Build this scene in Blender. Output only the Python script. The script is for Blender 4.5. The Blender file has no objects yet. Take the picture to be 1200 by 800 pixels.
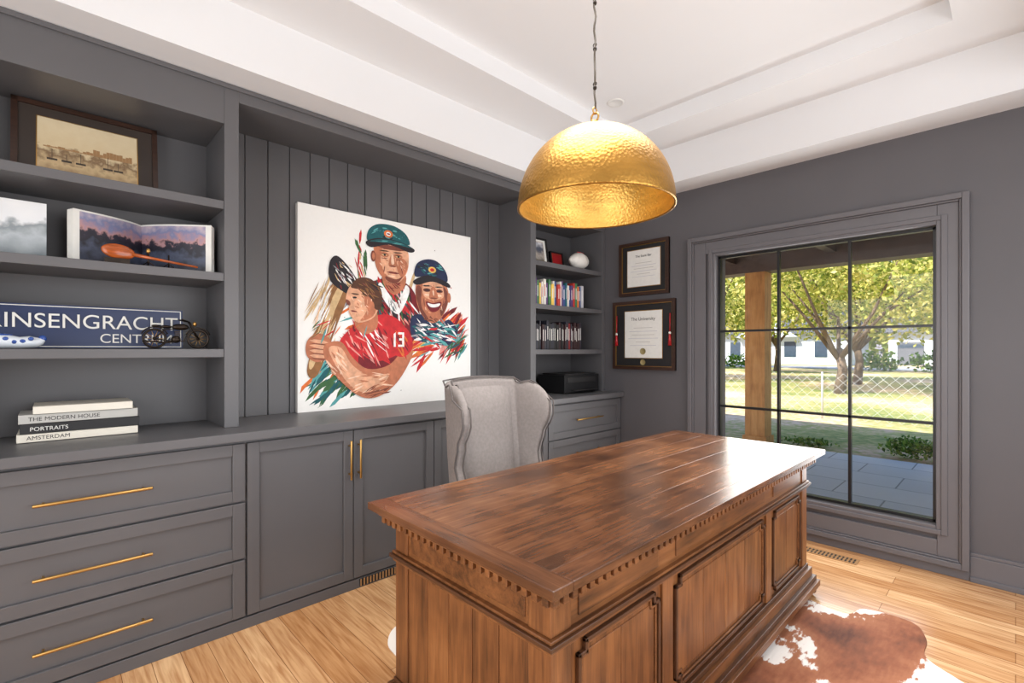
import bpy, math, random
from mathutils import Vector, Matrix
random.seed(7)
R=random.Random(11)
# ---------------------------------------------------------------- helpers
def lin(c):
    c=c/255.0
    return c/12.92 if c<=0.04045 else ((c+0.055)/1.055)**2.4
def rgb(r,g,b): return (lin(r),lin(g),lin(b),1.0)
MATS={}
def base(name):
    m=bpy.data.materials.new(name); m.use_nodes=True
    nt=m.node_tree; b=nt.nodes['Principled BSDF']
    MATS[name]=m
    return m,nt,b
def coords(nt,scale=(1,1,1),rot=(0,0,0)):
    tc=nt.nodes.new('ShaderNodeTexCoord'); mp=nt.nodes.new('ShaderNodeMapping')
    mp.inputs['Scale'].default_value=scale; mp.inputs['Rotation'].default_value=rot
    nt.links.new(tc.outputs['Object'],mp.inputs['Vector']); return mp.outputs['Vector']
def noise(nt,vec,scale,detail=3,dist=0):
    n=nt.nodes.new('ShaderNodeTexNoise'); n.inputs['Scale'].default_value=scale
    n.inputs['Detail'].default_value=detail; n.inputs['Distortion'].default_value=dist
    nt.links.new(vec,n.inputs['Vector']); return n.outputs['Fac']
def ramp(nt,fac,stops):
    r=nt.nodes.new('ShaderNodeValToRGB'); e=r.color_ramp.elements
    while len(e)<len(stops): e.new(0.5)
    for i,(p,c) in enumerate(stops): e[i].position=p; e[i].color=c
    nt.links.new(fac,r.inputs['Fac']); return r.outputs['Color']
def bump(nt,b,h,strength,dist=0.01):
    n=nt.nodes.new('ShaderNodeBump'); n.inputs['Strength'].default_value=strength
    n.inputs['Distance'].default_value=dist
    nt.links.new(h,n.inputs['Height']); nt.links.new(n.outputs['Normal'],b.inputs['Normal'])
def pm(name,col,rough=.5,metal=0,var=.06,vs=4,bmp=0,bs=60,scale=(1,1,1),emis=0):
    m,nt,b=base(name)
    b.inputs['Roughness'].default_value=rough; b.inputs['Metallic'].default_value=metal
    v=coords(nt,scale); f=noise(nt,v,vs,4)
    c1=tuple(max(0,x*(1-var)) for x in col[:3])+(1,); c2=tuple(min(1,x*(1+var)) for x in col[:3])+(1,)
    nt.links.new(ramp(nt,f,[(.3,c1),(.7,c2)]),b.inputs['Base Color'])
    if bmp: bump(nt,b,noise(nt,v,bs,3),bmp,.004)
    return m
def wood(name,cols,axis,rough=.4,sc=3,stretch=14,bm=.15,kf=.55,km=.4):
    m,nt,b=base(name); b.inputs['Roughness'].default_value=rough
    s=[stretch]*3; s[axis]=1.0
    v=coords(nt,tuple(s)); f=noise(nt,v,sc,8,.6)
    f2=noise(nt,coords(nt,(1,1,1)),4.5,5)
    s3=[60]*3; s3[axis]=3
    f3=noise(nt,coords(nt,tuple(s3)),3,4)
    g=nt.nodes.new('ShaderNodeNewGeometry')
    def term(a,k,prev):
        mx=nt.nodes.new('ShaderNodeMath'); mx.operation='MULTIPLY_ADD'; mx.inputs[1].default_value=k
        nt.links.new(a,mx.inputs[0])
        if isinstance(prev,float): mx.inputs[2].default_value=prev
        else: nt.links.new(prev,mx.inputs[2])
        return mx.outputs[0]
    t=term(f,kf,.5-.5*(kf+km+.22+.12)); t=term(f2,km,t); t=term(f3,.22,t); t=term(g.outputs['Random Per Island'],.12,t)
    n=len(cols)
    nt.links.new(ramp(nt,t,[(.30+.42*i/(n-1),c) for i,c in enumerate(cols)]),b.inputs['Base Color'])
    bump(nt,b,f,bm,.003)
    return m

class M:
    def __init__(s): s.v=[];s.f=[];s.mi=[];s.sm=[];s.mats=[]
    def m(s,name):
        if name not in s.mats: s.mats.append(name)
        return s.mats.index(name)
    def add(s,vs,fs,mat,smooth=False,mtx=None):
        o=len(s.v); k=s.m(mat)
        for p in vs:
            p=Vector(p)
            if mtx is not None: p=mtx@p
            s.v.append(tuple(p))
        for f in fs:
            s.f.append([i+o for i in f]); s.mi.append(k); s.sm.append(smooth)
    def box(s,x0,x1,y0,y1,z0,z1,mat,mtx=None):
        vs=[(x0,y0,z0),(x1,y0,z0),(x1,y1,z0),(x0,y1,z0),(x0,y0,z1),(x1,y0,z1),(x1,y1,z1),(x0,y1,z1)]
        s.add(vs,[(0,3,2,1),(4,5,6,7),(0,1,5,4),(1,2,6,5),(2,3,7,6),(3,0,4,7)],mat,False,mtx)
    def lathe(s,prof,mat,mtx=None,seg=32,smooth=True,close=False):
        vs=[];fs=[];n=len(prof)
        for i in range(seg):
            a=2*math.pi*i/seg
            for r,z in prof: vs.append((r*math.cos(a),r*math.sin(a),z))
        for i in range(seg):
            j=(i+1)%seg
            for k in range(n-1): fs.append((i*n+k,j*n+k,j*n+k+1,i*n+k+1))
        if close:
            fs.append([i*n for i in range(seg)][::-1]); fs.append([i*n+n-1 for i in range(seg)])
        s.add(vs,fs,mat,smooth,mtx)
    def ell(s,c,r,mat,mtx=None,seg=20,rings=12):
        prof=[(math.sin(math.pi*k/rings)+1e-5,-math.cos(math.pi*k/rings)) for k in range(rings+1)]
        t=Matrix.Translation(c)@(mtx or Matrix())@Matrix.Diagonal((r[0],r[1],r[2],1))
        s.lathe(prof,mat,t,seg)
    def tube(s,pts,rad,mat,seg=8,closed=False,cap=True):
        pts=[Vector(p) for p in pts]; n=len(pts)
        rads=rad if isinstance(rad,(list,tuple)) else [rad]*n
        vs=[];fs=[];up=None
        for i,p in enumerate(pts):
            if closed: t=(pts[(i+1)%n]-pts[i-1])
            else: t=pts[min(i+1,n-1)]-pts[max(i-1,0)]
            t.normalize()
            if up is None:
                up=Vector((0,0,1)) if abs(t.z)<.9 else Vector((1,0,0))
            a=t.cross(up); 
            if a.length<1e-4: a=t.cross(Vector((0,1,0.1)))
            a.normalize(); b=t.cross(a); b.normalize()
            for k in range(seg):
                q=2*math.pi*k/seg
                vs.append(p+(a*math.cos(q)+b*math.sin(q))*rads[i])
        rng=n if closed else n-1
        for i in range(rng):
            j=(i+1)%n
            for k in range(seg):
                l=(k+1)%seg; fs.append((i*seg+k,i*seg+l,j*seg+l,j*seg+k))
        if cap and not closed:
            fs.append(list(range(seg))[::-1]); fs.append([ (n-1)*seg+k for k in range(seg)])
        s.add(vs,fs,mat,True)
    def prism(s,pts,lo,hi,mat,axis='z',smooth=False):
        n=len(pts)
        def mk(a,b,c):
            return {'z':(a,b,c),'x':(c,a,b),'y':(a,c,b)}[axis]
        vs=[mk(a,b,lo) for a,b in pts]+[mk(a,b,hi) for a,b in pts]
        fs=[list(range(n))[::-1],list(range(n,2*n))]+[(i,(i+1)%n,n+(i+1)%n,n+i) for i in range(n)]
        s.add(vs,fs,mat,smooth)
    def build(s,name,parent=None,bev=0,seg=2):
        me=bpy.data.meshes.new(name); me.from_pydata(s.v,[],s.f)
        for k in s.mats: me.materials.append(MATS[k])
        me.polygons.foreach_set('material_index',s.mi); me.polygons.foreach_set('use_smooth',s.sm)
        me.update()
        import bmesh
        bm=bmesh.new(); bm.from_mesh(me); bmesh.ops.recalc_face_normals(bm,faces=bm.faces); bm.to_mesh(me); bm.free()
        o=bpy.data.objects.new(name,me); bpy.context.scene.collection.objects.link(o)
        if parent: o.parent=parent
        if bev:
            b=o.modifiers.new('b','BEVEL'); b.width=bev; b.segments=seg; b.limit_method='ANGLE'; b.angle_limit=math.radians(50)
            b.harden_normals=False
        return o
def empty(name):
    o=bpy.data.objects.new(name,None); bpy.context.scene.collection.objects.link(o); return o
def text(txt,size,loc,rot,mat,parent,ext=.0008,align='LEFT',sx=1.0):
    c=bpy.data.curves.new('lettering','FONT'); c.body=txt; c.size=size; c.extrude=ext; c.align_x=align
    c.materials.append(MATS[mat]); o=bpy.data.objects.new('lettering',c)
    bpy.context.scene.collection.objects.link(o); o.location=loc; o.rotation_euler=rot; o.scale=(sx,1,1)
    o.parent=parent; return o
RX=(math.pi/2,0,math.pi/2); RY=(math.pi/2,0,0)
# ---------------------------------------------------------------- materials
pm('cab',rgb(91,90,92),.4,var=.04,vs=3)
pm('wallpaint',rgb(90,88,91),.5,var=.04,vs=2,bmp=.05,bs=200)
pm('white',rgb(228,229,230),.7,var=.01,vs=1)
pm('trimgrey',rgb(101,99,102),.4,var=.03)
pm('brass',rgb(190,150,88),.38,1,var=.05)
pm('black',rgb(22,22,24),.35,var=.1)
pm('blackm',rgb(30,29,30),.5,var=.1)
pm('paper',rgb(232,231,225),.7,var=.03,vs=30)
pm('canvas',rgb(246,245,241),.75,var=.01,vs=50,bmp=.1,bs=400)
pm('dkmat',rgb(58,48,42),.6,var=.1)
pm('dkwood',rgb(56,36,27),.35,var=.25,vs=12,scale=(1,1,6))
pm('signblue',rgb(24,42,84),.35,var=.05)
pm('cream',rgb(232,226,212),.6,var=.05)
pm('bookgrey',rgb(190,188,182),.6,var=.05)
pm('bronze',rgb(46,38,32),.35,.8,var=.3,vs=40)
pm('orangewood',rgb(160,78,32),.2,var=.35,vs=20,scale=(1,1,5))
pm('ceramic',rgb(225,232,240),.15,var=.05)
pm('delft',rgb(40,75,150),.2,var=.2,vs=30)
pm('cord',rgb(80,72,62),.5,var=.2,vs=80)
pm('red',rgb(170,30,35),.35,var=.1); pm('football',rgb(225,222,215),.4,var=.08,vs=30)
pm('fabric',rgb(144,136,132),.9,var=.1,vs=60,bmp=.3,bs=500)
pm('piping',rgb(98,91,88),.8,var=.1)
pm('seal',rgb(150,135,90),.4,var=.1)
pm('plastic',rgb(225,225,222),.4,var=.02)
pm('vent',rgb(170,130,88),.4,.2,var=.05)
pm('wire',rgb(205,205,200),.5,.3,var=.05)
wood('desktop',[rgb(66,40,25),rgb(100,63,40),rgb(124,81,52),rgb(146,102,70)],1,.27,3,12,kf=.5,km=.55)
wood('desktopx',[rgb(66,40,25),rgb(98,62,39),rgb(126,83,54)],0,.27,3,12,kf=.5,km=.5)
wood('deskv',[rgb(66,38,19),rgb(110,67,36),rgb(138,88,49),rgb(160,110,67)],2,.38,3,12,kf=.5,km=.45)
wood('deskh',[rgb(66,38,19),rgb(108,66,35),rgb(132,84,47),rgb(152,102,62)],1,.38,3,12,kf=.5,km=.45)
pm('deskdark',rgb(80,48,27),.4,var=.25,vs=14)
wood('legwood',[rgb(40,25,18),rgb(70,45,30)],2)
wood('postwood',[rgb(165,108,50),rgb(205,145,75),rgb(222,168,98)],2,.6,2,8)
def gold(name,col,rough):
    m,nt,b=base(name); b.inputs['Metallic'].default_value=.9; b.inputs['Roughness'].default_value=rough
    v=coords(nt); vo=nt.nodes.new('ShaderNodeTexVoronoi'); vo.inputs['Scale'].default_value=85
    nt.links.new(v,vo.inputs['Vector']); bump(nt,b,vo.outputs['Distance'],.36,.004)
    f=noise(nt,coords(nt,(1,1,5)),7,4); nt.links.new(ramp(nt,f,[(.3,tuple(x*.72 for x in col[:3])+(1,)),(.7,col)]),b.inputs['Base Color'])
gold('goldout',rgb(190,142,68),.38); gold('goldin',rgb(230,190,106),.42)
# floor
m,nt,b=base('oak'); v=coords(nt)
br=nt.nodes.new('ShaderNodeTexBrick'); nt.links.new(v,br.inputs['Vector'])
br.inputs['Scale'].default_value=1; br.inputs['Brick Width'].default_value=1.35; br.inputs['Row Height'].default_value=.105
br.inputs['Mortar Size'].default_value=.0013; br.offset=.37; br.inputs['Bias'].default_value=0
br.inputs['Color1'].default_value=rgb(230,188,140); br.inputs['Color2'].default_value=rgb(192,140,90); br.inputs['Mortar'].default_value=rgb(130,88,52)
v2=coords(nt,(1,14,1)); f=noise(nt,v2,4,7,.5)
mx=nt.nodes.new('ShaderNodeMix'); mx.data_type='RGBA'; mx.blend_type='MULTIPLY'; mx.inputs['Factor'].default_value=.85
nt.links.new(br.outputs['Color'],mx.inputs[6]); nt.links.new(ramp(nt,f,[(.3,rgb(200,172,144)),(.62,rgb(255,255,255))]),mx.inputs[7])
nt.links.new(mx.outputs[2],b.inputs['Base Color']); b.inputs['Roughness'].default_value=.22
# slate patio
m,nt,b=base('slate'); v=coords(nt)
br=nt.nodes.new('ShaderNodeTexBrick'); nt.links.new(v,br.inputs['Vector'])
br.inputs['Scale'].default_value=1; br.inputs['Brick Width'].default_value=.9; br.inputs['Row Height'].default_value=.6; br.inputs['Mortar Size'].default_value=.008
br.inputs['Color1'].default_value=rgb(216,215,216); br.inputs['Color2'].default_value=rgb(194,194,198); br.inputs['Mortar'].default_value=rgb(135,134,136)
nt.links.new(br.outputs['Color'],b.inputs['Base Color']); b.inputs['Roughness'].default_value=.5
# lawn
m,nt,b=base('lawn'); v=coords(nt); f=noise(nt,v,.22,6); f2=noise(nt,v,9,5)
mt=nt.nodes.new('ShaderNodeMath'); mt.operation='MULTIPLY_ADD'; mt.inputs[1].default_value=.5; nt.links.new(f2,mt.inputs[0]); nt.links.new(f,mt.inputs[2])
nt.links.new(ramp(nt,mt.outputs[0],[(.60,rgb(110,126,62)),(.74,rgb(165,158,96)),(.80,rgb(198,168,134)),(.95,rgb(220,194,166))]),b.inputs['Base Color']); b.inputs['Roughness'].default_value=.9
pm('road',rgb(150,150,152),.8,var=.05); pm('housewhite',rgb(205,212,220),.7,var=.02); pm('roofgrey',rgb(95,98,105),.8,var=.1)
pm('glassdark',rgb(60,75,90),.1,var=.1); pm('porchdark',rgb(88,70,54),.6,var=.2,vs=8,scale=(1,6,1)); pm('bark',rgb(105,88,70),.9,var=.4,vs=8,scale=(4,4,1))
def leafm(name,cs):
    m,nt,b=base(name); g=nt.nodes.new('ShaderNodeNewGeometry')
    n=len(cs); c=ramp(nt,g.outputs['Random Per Island'],[(i/(n-1),x) for i,x in enumerate(cs)])
    nt.links.new(c,b.inputs['Base Color']); b.inputs['Roughness'].default_value=.7
    tr=nt.nodes.new('ShaderNodeBsdfTranslucent'); nt.links.new(c,tr.inputs['Color'])
    mixs=nt.nodes.new('ShaderNodeMixShader'); mixs.inputs[0].default_value=.45
    nt.links.new(b.outputs[0],mixs.inputs[1]); nt.links.new(tr.outputs[0],mixs.inputs[2])
    nt.links.new(mixs.outputs[0],nt.nodes['Material Output'].inputs['Surface'])
leafm('leafy',[rgb(95,115,42),rgb(160,170,72),rgb(208,202,105),rgb(230,220,150)])
leafm('leafbg',[rgb(105,132,68),rgb(155,172,95),rgb(200,202,125),rgb(222,214,145)])
leafm('leafg',[rgb(50,90,35),rgb(90,135,50),rgb(140,170,70)])
# hide (brown with white belly edges)
m,nt,b=base('cowhide'); v=coords(nt); f=noise(nt,v,2.6,5,.3); f3=noise(nt,coords(nt,(1,.25,1)),60,3)
mt=nt.nodes.new('ShaderNodeMath'); mt.operation='MULTIPLY_ADD'; mt.inputs[1].default_value=.16; nt.links.new(f3,mt.inputs[0]); nt.links.new(f,mt.inputs[2])
sp=nt.nodes.new('ShaderNodeSeparateXYZ'); nt.links.new(v,sp.inputs[0])
mr=nt.nodes.new('ShaderNodeMapRange'); mr.inputs[1].default_value=-1.85; mr.inputs[2].default_value=-2.02; mr.inputs[3].default_value=0; mr.inputs[4].default_value=.3
nt.links.new(sp.outputs[0],mr.inputs[0]); ad=nt.nodes.new('ShaderNodeMath'); ad.operation='ADD'; nt.links.new(mt.outputs[0],ad.inputs[0]); nt.links.new(mr.outputs[0],ad.inputs[1])
nt.links.new(ramp(nt,ad.outputs[0],[(.38,rgb(84,42,23)),(.52,rgb(134,76,46)),(.63,rgb(160,100,66)),(.65,rgb(234,227,218))]),b.inputs['Base Color']); b.inputs['Roughness'].default_value=.8
bump(nt,b,f3,.5,.006)
def picmat(name,z0,z1,stops,nsc):
    m,nt,b=base(name); tc=nt.nodes.new('ShaderNodeTexCoord'); sp=nt.nodes.new('ShaderNodeSeparateXYZ'); nt.links.new(tc.outputs['Object'],sp.inputs[0])
    mr=nt.nodes.new('ShaderNodeMapRange'); mr.inputs[1].default_value=z0; mr.inputs[2].default_value=z1; nt.links.new(sp.outputs[2],mr.inputs[0])
    f=noise(nt,tc.outputs['Object'],nsc,6)
    a=nt.nodes.new('ShaderNodeMath'); a.operation='MULTIPLY_ADD'; a.inputs[1].default_value=.55; nt.links.new(f,a.inputs[0]); 
    s_=nt.nodes.new('ShaderNodeMath'); s_.operation='SUBTRACT'; s_.inputs[1].default_value=.27; nt.links.new(mr.outputs[0],s_.inputs[0]); nt.links.new(s_.outputs[0],a.inputs[2])
    nt.links.new(ramp(nt,a.outputs[0],stops),b.inputs['Base Color']); b.inputs['Roughness'].default_value=.45
picmat('sepia',2.16,2.46,[(0,rgb(150,120,85)),(.3,rgb(205,178,135)),(.44,rgb(130,102,72)),(.54,rgb(218,196,156)),(1,rgb(226,208,172))],30)
picmat('seaphoto',1.77,2.03,[(0,rgb(22,24,34)),(.3,rgb(74,82,104)),(.46,rgb(28,28,40)),(.58,rgb(40,36,52)),(.64,rgb(185,140,140)),(.8,rgb(122,128,165)),(1,rgb(196,178,186))],26)
picmat('snowphoto',1.77,2.03,[(0,rgb(120,130,135)),(.4,rgb(185,192,196)),(.55,rgb(140,148,152)),(.65,rgb(232,234,236)),(1,rgb(240,240,240))],14)
picmat('teamphoto',2.14,2.36,[(0,rgb(50,60,50)),(.4,rgb(180,170,160)),(.7,rgb(60,70,90)),(1,rgb(220,220,225))],30)
m,nt,b=base('glass'); tr=nt.nodes.new('ShaderNodeBsdfTransparent'); gl=nt.nodes.new('ShaderNodeBsdfGlossy'); gl.inputs['Roughness'].default_value=.02
mixs=nt.nodes.new('ShaderNodeMixShader'); mixs.inputs[0].default_value=.015
nt.links.new(tr.outputs[0],mixs.inputs[1]); nt.links.new(gl.outputs[0],mixs.inputs[2]); nt.links.new(mixs.outputs[0],nt.nodes['Material Output'].inputs['Surface'])

# ---------------------------------------------------------------- room shell
XL,XR,YB,YF,ZC=-3.22,1.35,-1.3,3.95,2.74
o=M(); o.box(XL-.15,XR+.15,YB-.15,YF+.2,-.12,0,'oak'); o.build('floor')
o=M(); o.box(XL-.15,XL,YB-.15,YF+.2,0,3.3,'wallpaint'); o.build('wall_left')
WX0,WX1,WZ0,WZ1=-1.71,-.33,.284,2.15
o=M()
o.box(XL,WX0,YF,YF+.2,0,3.3,'wallpaint'); o.box(WX1,XR,YF,YF+.2,0,3.3,'wallpaint')
o.box(WX0,WX1,YF,YF+.2,0,WZ0,'wallpaint'); o.box(WX0,WX1,YF,YF+.2,WZ1,3.3,'wallpaint'); o.build('wall_far')
o=M(); ry0,ry1,rz0,rz1=.2,3.0,.5,2.4
o.box(XR,XR+.15,YB,ry0,0,3.3,'wallpaint');o.box(XR,XR+.15,ry1,YF,0,3.3,'wallpaint')
o.box(XR,XR+.15,ry0,ry1,0,rz0,'wallpaint');o.box(XR,XR+.15,ry0,ry1,rz1,3.3,'wallpaint');o.build('wall_right')
o=M(); o.box(XL,XR+.15,YB-.15,YB,0,3.3,'wallpaint');o.build('wall_back')
o=M()
for q in range(2):
    a=-1.7+q*.91; o.box(a,a+.9,YB+.001,YB+.03,.005,2.3,'white')
    for z0_,z1_ in((.2,1.0),(1.12,2.15)): o.box(a+.12,a+.78,YB+.03,YB+.036,z0_,z1_,'white')
o.build('door_1',bev=.004)
def windowgrid_y(name,y,x0,x1,z0,z1,nx,nz,t=.012):
    o=M(); e=.016
    for a,b_ in((x0,x0+e),(x1-e,x1)): o.box(a,b_,y,y+.04,z0,z1,'black')
    for a,b_ in((z0,z0+e),(z1-e,z1)): o.box(x0,x1,y,y+.04,a,b_,'black')
    for i in range(1,nx):
        c=x0+(x1-x0)*i/nx; o.box(c-t,c+t,y+.002,y+.038,z0,z1,'black')
    for i in range(1,nz):
        c=z0+(z1-z0)*i/nz; o.box(x0,x1,y+.002,y+.038,c-t,c+t,'black')
    o.box(x0+.01,x1-.01,y+.018,y+.022,z0+.01,z1-.01,'glass'); return o.build(name)
windowgrid_y('window_1',YF+.035,WX0+.012,WX1-.012,WZ0+.012,WZ1-.012,3,3,.0085)
o=M()
for a,b_ in((ry0,ry0+.05),(ry1-.05,ry1),(1.58,1.62)): o.box(XR+.05,XR+.1,a,b_,rz0,rz1,'black')
for a,b_ in((rz0,rz0+.05),(rz1-.05,rz1),(1.43,1.47)): o.box(XR+.05,XR+.1,ry0,ry1,a,b_,'black')
o.build('added_window')  # unseen window, added as an opening for the side fill light
o=M(); cx0,cx1,cz0,cz1=-1.93,-.187,.06,2.31
def ringy(o,x0,x1,z0,z1,w,y0,y1,mat):
    o.box(x0,x0+w,y0,y1,z0,z1,mat);o.box(x1-w,x1,y0,y1,z0,z1,mat)
    o.box(x0+w,x1-w,y0,y1,z1-w,z1,mat);o.box(x0+w,x1-w,y0,y1,z0,z0+w,mat)
ringy(o,cx0,cx1,cz0,cz1,.035,YF-.045,YF,'trimgrey')
ringy(o,cx0+.035,cx1-.035,cz0+.035,cz1-.035,.012,YF-.032,YF,'trimgrey')
ringy(o,cx0+.047,cx1-.047,cz0+.047,cz1-.047,.10,YF-.02,YF,'trimgrey')
ringy(o,WX0-.045,WX1+.045,WZ0-.045,WZ1+.045,.03,YF-.03,YF,'trimgrey')
ringy(o,WX0-.016,WX1+.016,WZ0-.016,WZ1+.016,.024,YF-.022,YF+.1,'trimgrey')
o.build('trim_1',bev=.004)
o=M(); o.box(-.187,XR,YF-.018,YF,0,.15,'trimgrey'); o.box(-.187,XR,YF-.028,YF,.0,.03,'trimgrey'); o.box(-.187,XR,YF-.012,YF,.15,.17,'trimgrey')
o.box(-2.6,-1.93,YF-.018,YF,0,.17,'trimgrey'); o.box(-1.93,-.187,YF-.018,YF,0,.06,'trimgrey');o.build('baseboard_far',bev=.003)
o=M(); o.box(XR-.018,XR,YB,YF-.03,0,.17,'trimgrey'); o.build('baseboard_right',bev=.003)
o=M()
def frame(o,ox0,ox1,oy0,oy1,z0,z1,mat):
    o.box(XL-.15,ox0,YB-.15,YF+.2,z0,z1,mat);o.box(ox1,XR+.15,YB-.15,YF+.2,z0,z1,mat)
    o.box(ox0,ox1,YB-.15,oy0,z0,z1,mat);o.box(ox0,ox1,oy1,YF+.2,z0,z1,mat)
frame(o,-2.6,.2,-.15,3.68,ZC,3.04,'white'); frame(o,-2.2,-.22,.25,3.3,3.04,3.16,'white')
o.box(XL-.15,XR+.15,YB-.15,YF+.2,3.16,3.35,'white'); o.build('ceiling')

# ---------------------------------------------------------------- built-in cabinet
UF,UB,BF,CT=-2.80,-3.2,-2.61,.97
Y0,Y1,Y2,Y3=-.43,.67,2.92,3.945
c=M(); k='cab'
c.box(XL+.002,UB,Y0,Y3,CT,ZC-.002,k)
for i in range(20):
    a=.705+i*(2.89-.705)/17
    if a>2.88: break
    c.box(UB,UB+.012,a+.003,a+.1285-.003,CT,2.66,k)
def stile(a,b): c.box(UB,UF,a,b,CT,ZC-.003,k)
stile(Y0,Y0+.04); stile(.638,.705); stile(2.89,2.956); stile(3.90,Y3)
c.box(UB,UF,.705,2.89,2.66,ZC-.003,k)
for a,b in((Y0+.04,.638),(2.956,3.90)):
    c.box(UB,UF,a,b,2.53,ZC-.003,k)
    for z in(2.135,1.765,1.375): c.box(UB,UF-.006,a,b,z-.042,z,k)
c.box(UF,UF+.012,Y0,Y3,2.715,ZC-.003,k)
c.box(UB-.015,BF-.022,Y0,Y3,.0,CT-.045,k)
c.box(BF-.022,BF-.004,Y0,Y3,0,.055,k)
c.box(UB-.015,BF+.03,Y0-.01,Y3,CT-.042,CT,k)
def shaker(y0,y1,z0,z1,w=.055):
    x0,x1=BF-.022,BF
    c.box(x0,x1,y0,y0+w,z0,z1,k);c.box(x0,x1,y1-w,y1,z0,z1,k)
    c.box(x0,x1,y0+w,y1-w,z0,z0+w,k);c.box(x0,x1,y0+w,y1-w,z1-w,z1,k)
    c.box(x0,x1-.013,y0+w,y1-w,z0+w,z1-w,k)
def hbar(y0,y1,z):
    c.tube([(BF+.035,y0,z),(BF+.035,y1,z)],.0065,'brass',10)
    for y in(y0+.03,y1-.03): c.tube([(BF,y,z),(BF+.035,y,z)],.005,'brass',8)
def vbar(y,z0,z1):
    c.tube([(BF+.035,y,z0),(BF+.035,y,z1)],.0065,'brass',10)
    for z in(z0+.03,z1-.03): c.tube([(BF,y,z),(BF+.035,y,z)],.005,'brass',8)
for a,b in((Y0+.005,.685),(2.905,3.93)):
    for z0,z1 in((.632,.912),(.352,.622),(.065,.342)):
        shaker(a,b,z0,z1); m_=(a+b)/2; hbar(m_-.185,m_+.185,(z0+z1)/2+.003)
for i in range(4):
    a=.695+i*.551; shaker(a,a+.546,.065,.912)
for p in(1.243,2.345):
    vbar(p-.028,.64,.86); vbar(p+.028,.64,.86)
c.box(BF-.004,BF+.0,1.28,1.62,.008,.052,'blackm')
for i in range(17): c.box(BF-.002,BF+.003,1.285+i*.02,1.293+i*.02,.01,.05,'vent')
c.build('built_in_bookcase',bev=.003)

# ---------------------------------------------------------------- desk
d=M()
TX0,TX1,TY0,TY1=-1.65,-.74,.84,3.15; ZT=.81
BX0,BX1,BY0,BY1=-1.57,-.82,.92,3.07
bw=.075
d.box(TX0,TX1,TY0,TY0+bw,ZT-.026,ZT,'desktopx');d.box(TX0,TX1,TY1-bw,TY1,ZT-.026,ZT,'desktopx')
d.box(TX0,TX0+bw,TY0+bw,TY1-bw,ZT-.026,ZT,'desktop');d.box(TX1-bw,TX1,TY0+bw,TY1-bw,ZT-.026,ZT,'desktop')
n=5;wd=(TX1-TX0-2*bw)/n
d.box(TX0+bw-.001,TX1-bw+.001,TY0+bw-.001,TY1-bw+.001,ZT-.026,ZT-.0018,'desktop')
for i in range(n): d.box(TX0+bw+i*wd-.0008,TX0+bw+(i+1)*wd+.0008,TY0+bw-.001,TY1-bw+.001,ZT-.024,ZT-.0004-.0001*(i%2),'desktop')
def lay(off,z0,z1,mat): d.box(BX0-off,BX1+off,BY0-off,BY1+off,z0,z1,mat)
lay(.066,.774,.784,'deskh');lay(.052,.762,.774,'deskh');lay(.028,.742,.762,'deskdark')
s_=.036
def rng(a,b):
    n_=int((b-a)/s_); st=(b-a)/n_
    return [a+i*st for i in range(n_)]
for y in rng(BY0-.042,BY1+.042):
    for x in(BX0-.046,BX1+.026): d.box(x,x+.020,y+.004,y+.025,.738,.763,'deskh')
for x in rng(BX0-.042,BX1+.042):
    for y in(BY0-.046,BY1+.026): d.box(x+.004,x+.025,y,y+.020,.738,.763,'deskh')
lay(.0,.60,.745,'deskh'); lay(-.004,.13,.61,'deskv')
lay(.024,.612,.626,'deskdark');lay(.014,.598,.612,'deskh');lay(.016,.626,.636,'deskh')
lay(.012,.15,.17,'deskdark');lay(.028,.10,.15,'deskh');lay(.045,.075,.105,'deskdark');lay(.06,.045,.078,'deskh')
for x0,x1 in((BX0-.006,BX0+.075),(BX1-.075,BX1+.006)):
    for y0,y1 in((BY0-.006,BY0+.075),(BY1-.075,BY1+.006)):
        d.box(x0,x1,y0,y1,.17,.60,'deskv'); d.box(x0,x1,y0,y1,.636,.738,'deskv')
for i in range(5):
    w=(BX1-BX0-.15)/5; a=BX0+.075+i*w
    for yy in((BY0-.002,BY0+.01),(BY1-.01,BY1+.002)): 
        d.box(a+.0015,a+w-.0015,yy[0],yy[1],.17,.60,'deskv')
for yy in((BY0-.003,BY0+.01),(BY1-.01,BY1+.003)):
    d.box(BX0+.09,BX1-.09,yy[0],yy[1],.652,.728,'deskh')
def notch(y0,y1,z0,z1,x,sgn):
    q=.03
    def ringp(ins):
        a0,a1,c0,c1=y0+ins,y1-ins,z0+ins,z1-ins
        return [(a0+q,c0),(a1-q,c0),(a1-q,c0+q),(a1,c0+q),(a1,c1-q),(a1-q,c1-q),(a1-q,c1),(a0+q,c1),(a0+q,c1-q),(a0,c1-q),(a0,c0+q),(a0+q,c0+q)]
    for ins,w,hh,mt_ in((0,.012,.014,'deskdark'),(.013,.008,.008,'deskh')):
        P=ringp(ins); xa,xb=sorted((x,x+sgn*hh))
        for i in range(len(P)):
            (a,b),(e,f)=P[i],P[(i+1)%len(P)]
            d.box(xa,xb,min(a,e)-w/2,max(a,e)+w/2,min(b,f)-w/2,max(b,f)+w/2,mt_)
    xa,xb=sorted((x-sgn*.006,x+sgn*.003))
    m_=max(1,round((y1-y0)/.21)); w_=(y1-y0-.04)/m_
    for i in range(m_): d.box(xa,xb,y0+.02+i*w_+.0008,y0+.02+(i+1)*w_-.0008,z0+.035,z1-.035,'deskv')
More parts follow.
